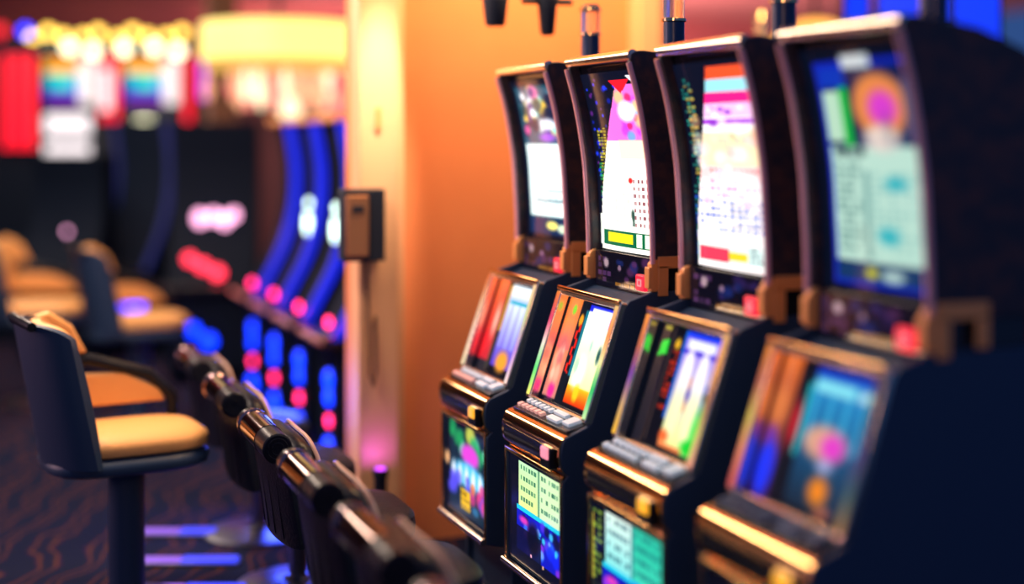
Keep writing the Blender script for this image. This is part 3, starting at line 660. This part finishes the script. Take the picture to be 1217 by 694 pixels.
# ------------------------------------------------------------------ drum chandelier and what hangs below
M['shade'] = glow('lamp_shade', (1., .72, .18), 2.0); M['shadeu'] = glow('shade_diffuser', (1., .55, .10), .9); M['drop'] = glow('warm_crystal', (1., .42, .22), 1.4); M['dropr'] = glow('rose_crystal', (1., .16, .18), 1.4); M['dropw'] = glow('cream_crystal', (1., .8, .5), 2.)
q = at(330, 52, 10.6); R = .58
t = thing('drum_chandelier', 'wide glowing yellow drum lamp with crystal drops hanging below it', 'ceiling lamp', (q.x, q.y, 0))
b = NB(); lathe(b, [(R - .01, q.z - .13), (R, q.z - .12), (R, q.z + .14), (R - .01, q.z + .15)], (0, 0, 0), 48); link('lamp_shade', b, M['shade'], t, smooth=True)
b = NB(); lathe(b, [(R * .93, q.z - .20), (R * .97, q.z - .13)], (0, 0, 0), 48); link('diffuser', b, M['shadeu'], t, smooth=True)
b = NB(); tube(b, [(0, 0, q.z + .14), (0, 0, 3.4)], .02); link('rod', b, M['dark'], t, smooth=True)
for i in range(36):
    a_ = 2 * PI * i / 36 + .1; rr = R * random.uniform(.35, .92); ln = random.uniform(.08, .24)
    b = NB(); lathe(b, [(.006, 0), (.012, -.05), (.035, -.05 - ln * .7), (.022, -.06 - ln), (.004, -.09 - ln)], (rr * math.cos(a_), rr * math.sin(a_), q.z - .19), 10)
    o = link('crystal_drop', b, M[random.choice(['drop', 'drop', 'dropr', 'dropw', 'drop'])], t, smooth=True)
# bar shelf lights behind (glass lamps on the roof line of the blue bank)
for i, (px, py, m, zz) in enumerate(((345, 128, 'dropw', 12.2), (378, 118, 'drop', 12.9), (392, 96, 'dropw', 13.8), (403, 124, 'dropr', 11.5))):
    q = at(px, py, zz)
    t = thing('globe_lamp', ['cream globe lamp on a slim stand behind the blue bank', 'amber globe lamp on a slim stand, right of the cream one', 'tallest cream globe lamp on a slim stand beside the pilaster', 'rose globe lamp on a slim stand touching the pilaster'][i], 'lamp', (q.x, q.y, 0))
    b = NB(); lathe(b, [(.09, 0), (.09, .02), (.02, .04), (.02, q.z - .08)]); link('stand', b, M['dark'], t, smooth=True)
    b = NB(); ball(b, (0, 0, q.z), .10, 1, 1, 1.3); link('globe', b, M[m], t, smooth=True)

# ------------------------------------------------------------------ the room
M['carpet'] = mat('patterned_carpet', (.02, .03, .06), .95, spec=.05)
nt = M['carpet'].node_tree; bs = nt.nodes['Principled BSDF']
tc = nt.nodes.new('ShaderNodeTexCoord'); mp = nt.nodes.new('ShaderNodeMapping'); mp.inputs['Rotation'].default_value = (0, 0, .4)
w = nt.nodes.new('ShaderNodeTexWave'); w.inputs['Scale'].default_value = 1.6; w.inputs['Distortion'].default_value = 9; w.inputs['Detail'].default_value = 2
r = nt.nodes.new('ShaderNodeValToRGB'); e = r.color_ramp.elements
e[0].position = .45; e[0].color = (.008, .012, .035, 1); e[1].position = .62; e[1].color = (.025, .012, .04, 1)
x = e.new(.78); x.color = (.09, .035, .02, 1); x = e.new(.9); x.color = (.01, .012, .035, 1)
nt.links.new(tc.outputs['Object'], mp.inputs['Vector']); nt.links.new(mp.outputs['Vector'], w.inputs['Vector']); nt.links.new(w.outputs['Fac'], r.inputs['Fac']); nt.links.new(r.outputs['Color'], bs.inputs['Base Color'])
struct('floor', box(NB(), -8, 12, -2, 17, -.1, 0), M['carpet'])
struct('trim_4', box(NB(), -8, 12, 15.94, 16, 0, 2.25), mat('dark_panelling', (.03, .018, .025), .7, noise=(4, (.05, .025, .03), .3, .7)))  # dark sheet added to tone down pink light on the lower back wall
struct('wall_back', box(NB(), -8, 12, 16, 16.2, 0, 3.4), M['farwall'])
struct('ceiling', box(NB(), -8, 12, 5.4, 16, 3.4, 3.5), M['ceil'])
XA, XB, XC = 1.57, 1.75, 3.10; WY = 6.02
struct('wall_partition', box(NB(), XA + .03, XC, WY, WY + .2, 0, 3.4), M['wall'])
b = NB(); box(b, XA, XB, WY - .15, WY, 0, 3.4); struct('trim_1', b, M['trim'], bevel=.008)
b = NB(); box(b, XB, XB + .035, WY - .10, WY, 0, 3.4); box(b, XB + .035, XB + .06, WY - .04, WY, 0, 3.4); struct('trim_2', b, M['trim'], bevel=.006)
b = NB(); box(b, XC - .16, XC, WY - .06, WY, 0, 3.4); box(b, XC - .13, XC - .03, WY - .08, WY - .06, 0, 3.4); struct('trim_3', b, M['trim'], bevel=.005)
FY = WY - .15
# wall box, slot plate, outlet lamp, cord
q = at(427, 265, 6.12)
t = thing('wall_box', 'black wall box with a bronze front mounted on the pilaster edge', 'box', (XA + .02, FY, q.z))
b = NB(); box(b, -.115, .07, -.10, 0, -.155, .155); link('housing', b, M['dark'], t, bevel=.008)
b = NB(); box(b, -.105, -.005, -.115, -.098, -.135, .13); link('front_plate', b, mat('dark_bronze', (.45, .2, .09), .4, .6), t, bevel=.01)
b = NB(); box(b, -.08, -.03, -.125, -.113, .055, .085); link('handset_slot', b, M['dark'], t, bevel=.004)
q = at(447, 140, 6.12)
b = NB(); box(b, -.012, .012, -.012, 0, -.05, .05); o = link('slot_plate', b, M['bronze'], bevel=.003); o.location = (XA + .085, FY, q.z); tag(o, 'small upright bronze plate on the brightly lit pilaster above the wall box', 'wall plate')
t = thing('accent_lamp', 'slim dark accent lamp on the floor with a violet glow on the pilaster', 'lamp', (XA + .07, FY - .09, 0))
b = NB(); lathe(b, [(.05, 0), (.05, .03), (.03, .04), (.028, .36), (.034, .37), (.034, .40)]); link('body', b, M['dark'], t, smooth=True)
b = NB(); lathe(b, [(.022, .401), (.022, .405)]); link('violet_lens', b, glow('violet_lens', (.6, .05, 1.), 3.), t)
b = NB(); tube(b, [(XA + .03, FY - .015, 1.3), (XA + .035, FY - .025, .98), (XA + .04, FY - .03, .80), (XA + .055, FY - .03, .75), (XA + .07, FY - .025, .81), (XA + .07, FY - .01, 1.05)], .007, 8)
tag(link('cord', b, M['wood'], smooth=True), 'brown cord looping down below the wall box', 'cord')

# hanging spotlights before the orange wall
def spot_thing(px, tipy, z, label, bar):
    q = at(px, tipy, z); t = thing('hanging_spotlight', label, 'spotlight', (q.x, q.y, 0), 0, 'dark spotlights hanging before the orange wall')
    b = NB(); lathe(b, [(.036, q.z), (.042, q.z + .01), (.060, q.z + .16), (.05, q.z + .2)] if not bar else [(.022, q.z), (.030, q.z + .01), (.050, q.z + .22), (.04, q.z + .25)]); link('can', b, M['dark'], t, smooth=True)
    b = NB(); tube(b, [(0, 0, q.z + .18), (0, 0, 3.4)], .012); link('stem', b, M['dark'], t, smooth=True)
    b = NB(); tube(b, [(-.11, 0, q.z + (.14 if bar else .20)), (.11, 0, q.z + (.14 if bar else .20))], .014); link('yoke_bar', b, M['dark'], t, smooth=True)
spot_thing(588, 31, 5.75, 'stubby dark spotlight hanging at the top of the orange wall', False)
spot_thing(650, 42, 5.75, 'slim tapering dark spotlight with a cross bar, nearer the machines', True)

# far right: lamp and blue screens beyond the partition
M['screenblue'] = glow('blue_monitor', (.0, .04, 1.), 1.2); M['shade2'] = glow('warm_shade', (1., .42, .07), 2.0)
q = at(968, 38, 9.5)
t = thing('dome_lamp', 'amber dome lamp glowing behind the roof of the near machines', 'ceiling lamp', (q.x, q.y, 0))
b = NB(); lathe(b, [(.30, q.z - .09), (.29, q.z - .05), (.22, q.z + .03), (.10, q.z + .08), (.03, q.z + .09)], (0, 0, 0), 32); link('lamp_shade', b, M['shade2'], t, smooth=True)
b = NB(); tube(b, [(0, 0, q.z + .09), (0, 0, 3.4)], .015); link('rod', b, M['dark'], t, smooth=True)
for i, (px, py, z, hw, hh, lb) in enumerate(((1090, -8, 8.2, .22, .20, 'wide blue monitor hanging behind the near machine'), (1160, 12, 7.6, .12, .2, 'narrow blue monitor hanging at the top right corner'), (1018, -6, 8.8, .07, .18, 'slim blue monitor beside the amber dome lamp'))):
    q = at(px, py, z)
    t = thing('hanging_monitor', lb, 'monitor', (q.x, q.y, 0), -YAW - .2 + .1 * i, 'blue monitors hanging at the right')
    b = NB(); box(b, -hw - .02, hw + .02, 0, .06, q.z - hh - .02, q.z + hh + .02); link('housing', b, M['dark'], t, bevel=.008)
    b = NB(); box(b, -hw, hw, -.006, .0, q.z - hh, q.z + hh); link('screen', b, M['screenblue'], t)
    if i == 0:
        b = NB(); box(b, -hw * .6, hw * .9, -.012, -.006, q.z + hh * .30, q.z + hh * .85); link('caption_band', b, M['wbar'], t)
    b = NB(); tube(b, [(0, .03, q.z + hh + .01), (0, .03, 3.4)], .02); link('bracket', b, M['dark'], t, smooth=True)
q = at(906, 34, 7.8)
t = thing('signal_post', 'small brass-topped signal post behind the third machine from the wall', 'signal lamp', (q.x, q.y, 0))
b = NB(); lathe(b, [(.12, 0), (.12, .03), (.03, .05), (.03, q.z - .08)]); link('post', b, M['dark'], t, smooth=True)
b = NB(); lathe(b, [(.04, q.z - .08), (.04, q.z + .05), (.05, q.z + .055), (.045, q.z + .09), (.01, q.z + .10)]); link('brass_head', b, M['brass'], t, smooth=True)

# glowing strips added on the carpet, imitating blue light on chair base plates
M['bstrip'] = glow('blue_floor_strip', (.01, .04, 1.), 1.3); M['vstrip'] = glow('violet_floor_strip', (.35, .12, 1.), .9)
for i, (px, py, hl) in enumerate(((220, 630, .21), (222, 664, .215), (226, 697, .22))):
    z = 1.80 * FPX / (py - 166); q = at(px, py, z)
    t = thing('floor_light_strip', ['blue light strip on the carpet, farthest of the three under the chairs', 'blue light strip on the carpet, middle of the three under the chairs', 'blue light strip on the carpet, nearest of the three, at the bottom edge'][i], 'light strip', (q.x, q.y, 0), -YAW, 'blue light strips on the carpet')
    b = NB(); box(b, -hl - .01, hl + .01, -.05, .05, 0, .012); link('tray', b, M['steel'], t, bevel=.003)
    b = NB(); box(b, -hl * .1, hl, -.042, .042, .012, .024); link('blue_section', b, M['bstrip'], t, bevel=.004)
    b = NB(); box(b, -hl, -hl * .12, -.036, .036, .012, .022); link('violet_section', b, M['vstrip'], t, bevel=.004)

# ------------------------------------------------------------------ lights
def area(name, loc, target, size, power, color, size_y=None):
    l = bpy.data.lights.new(name, 'AREA'); l.energy = power; l.color = color; l.size = size
    if size_y: l.shape = 'RECTANGLE'; l.size_y = size_y
    o = bpy.data.objects.new(name, l); col.objects.link(o); o.location = loc
    o.rotation_euler = (Vector(target) - Vector(loc)).to_track_quat('-Z', 'Y').to_euler(); return o
def spot(name, loc, target, power, color, angle, blend=.6, r=.05):
    l = bpy.data.lights.new(name, 'SPOT'); l.energy = power; l.color = color; l.spot_size = math.radians(angle); l.spot_blend = blend; l.shadow_soft_size = r
    o = bpy.data.objects.new(name, l); col.objects.link(o); o.location = loc
    o.rotation_euler = (Vector(target) - Vector(loc)).to_track_quat('-Z', 'Y').to_euler(); return o
WARM = (1., .62, .30)
area('wall_washer', (2.35, 5.15, 3.3), (2.4, 6.02, 1.8), .9, 68, WARM, .2)
spot('pilaster_light', (XA + .10, FY - .44, 3.2), (XA + .09, FY, 2.02), 380, (1., .86, .72), 18, .95)
o = area('aisle_light', (.1, 8.6, 3.3), (.1, 8.6, 0), .42, 290, (1., .78, .62), 8.4); o.rotation_euler = (0, -.55, 0)  # unseen strip added above the aisle to put highlights on the metal
spot('chair_light', (-.4, 5.6, 3.3), (.35, 5.75, .7), 200, (1., .62, .26), 26, .7)
spot('far_chair_light', (-.3, 8.4, 3.3), (-.1, 9.2, .7), 80, (1., .5, .22), 46, .8)
area('side_glow', (-2.6, 7.0, 1.9), (1.7, 4.2, 1.6), 1.0, 60, (1., .5, .58), 1.5)
area('entrance_light', (-1.5, -1.6, 3.1), (2.2, 3.6, 1.4), 1.0, 34, (1., .55, .3))  # unseen warm fill added behind the camera for brackets and machine sides
pk = at(330, 5, 17.0); spot('back_pink', (pk.x + .2, 13.6, 2.1), (pk.x, 16, 3.3), 330, (1., .38, .36), 52, .9)
area('right_pink', (6.0, 13.0, 1.2), (7.2, 16, 3.0), 3., 420, (1., .38, .34), 1.)
area('blue_bank_glow', (1.45, 6.9, .5), (.6, 5.4, .5), .3, 10, (.05, .1, 1.))
area('violet_light', (XA + .07, FY - .10, .42), (XA + .07, FY, .62), .05, .3, (.5, .1, 1.))

wd = bpy.data.worlds.new('world'); bpy.context.scene.world = wd; wd.use_nodes = True
wd.node_tree.nodes['Background'].inputs['Color'].default_value = (.022, .06, .19, 1); wd.node_tree.nodes['Background'].inputs['Strength'].default_value = 1.25

# ------------------------------------------------------------------ camera
cam = bpy.data.cameras.new('camera'); co = bpy.data.objects.new('camera', cam); col.objects.link(co)
cam.sensor_width = 36; cam.lens = FPX / 1217 * 36; cam.shift_y = -(347 - 166) / 1217; cam.clip_end = 60
co.location = (0, 0, EYE); co.rotation_euler = (PI / 2, 0, -YAW)
cam.dof.use_dof = True; cam.dof.focus_distance = 4.72; cam.dof.aperture_fstop = .40; cam.dof.aperture_blades = 0
bpy.context.scene.camera = co
sc = bpy.context.scene
sc.view_settings.view_transform = 'Standard'; sc.view_settings.look = 'None'; sc.view_settings.gamma = 1; sc.view_settings.use_curve_mapping = False
sc.view_settings.exposure = 0
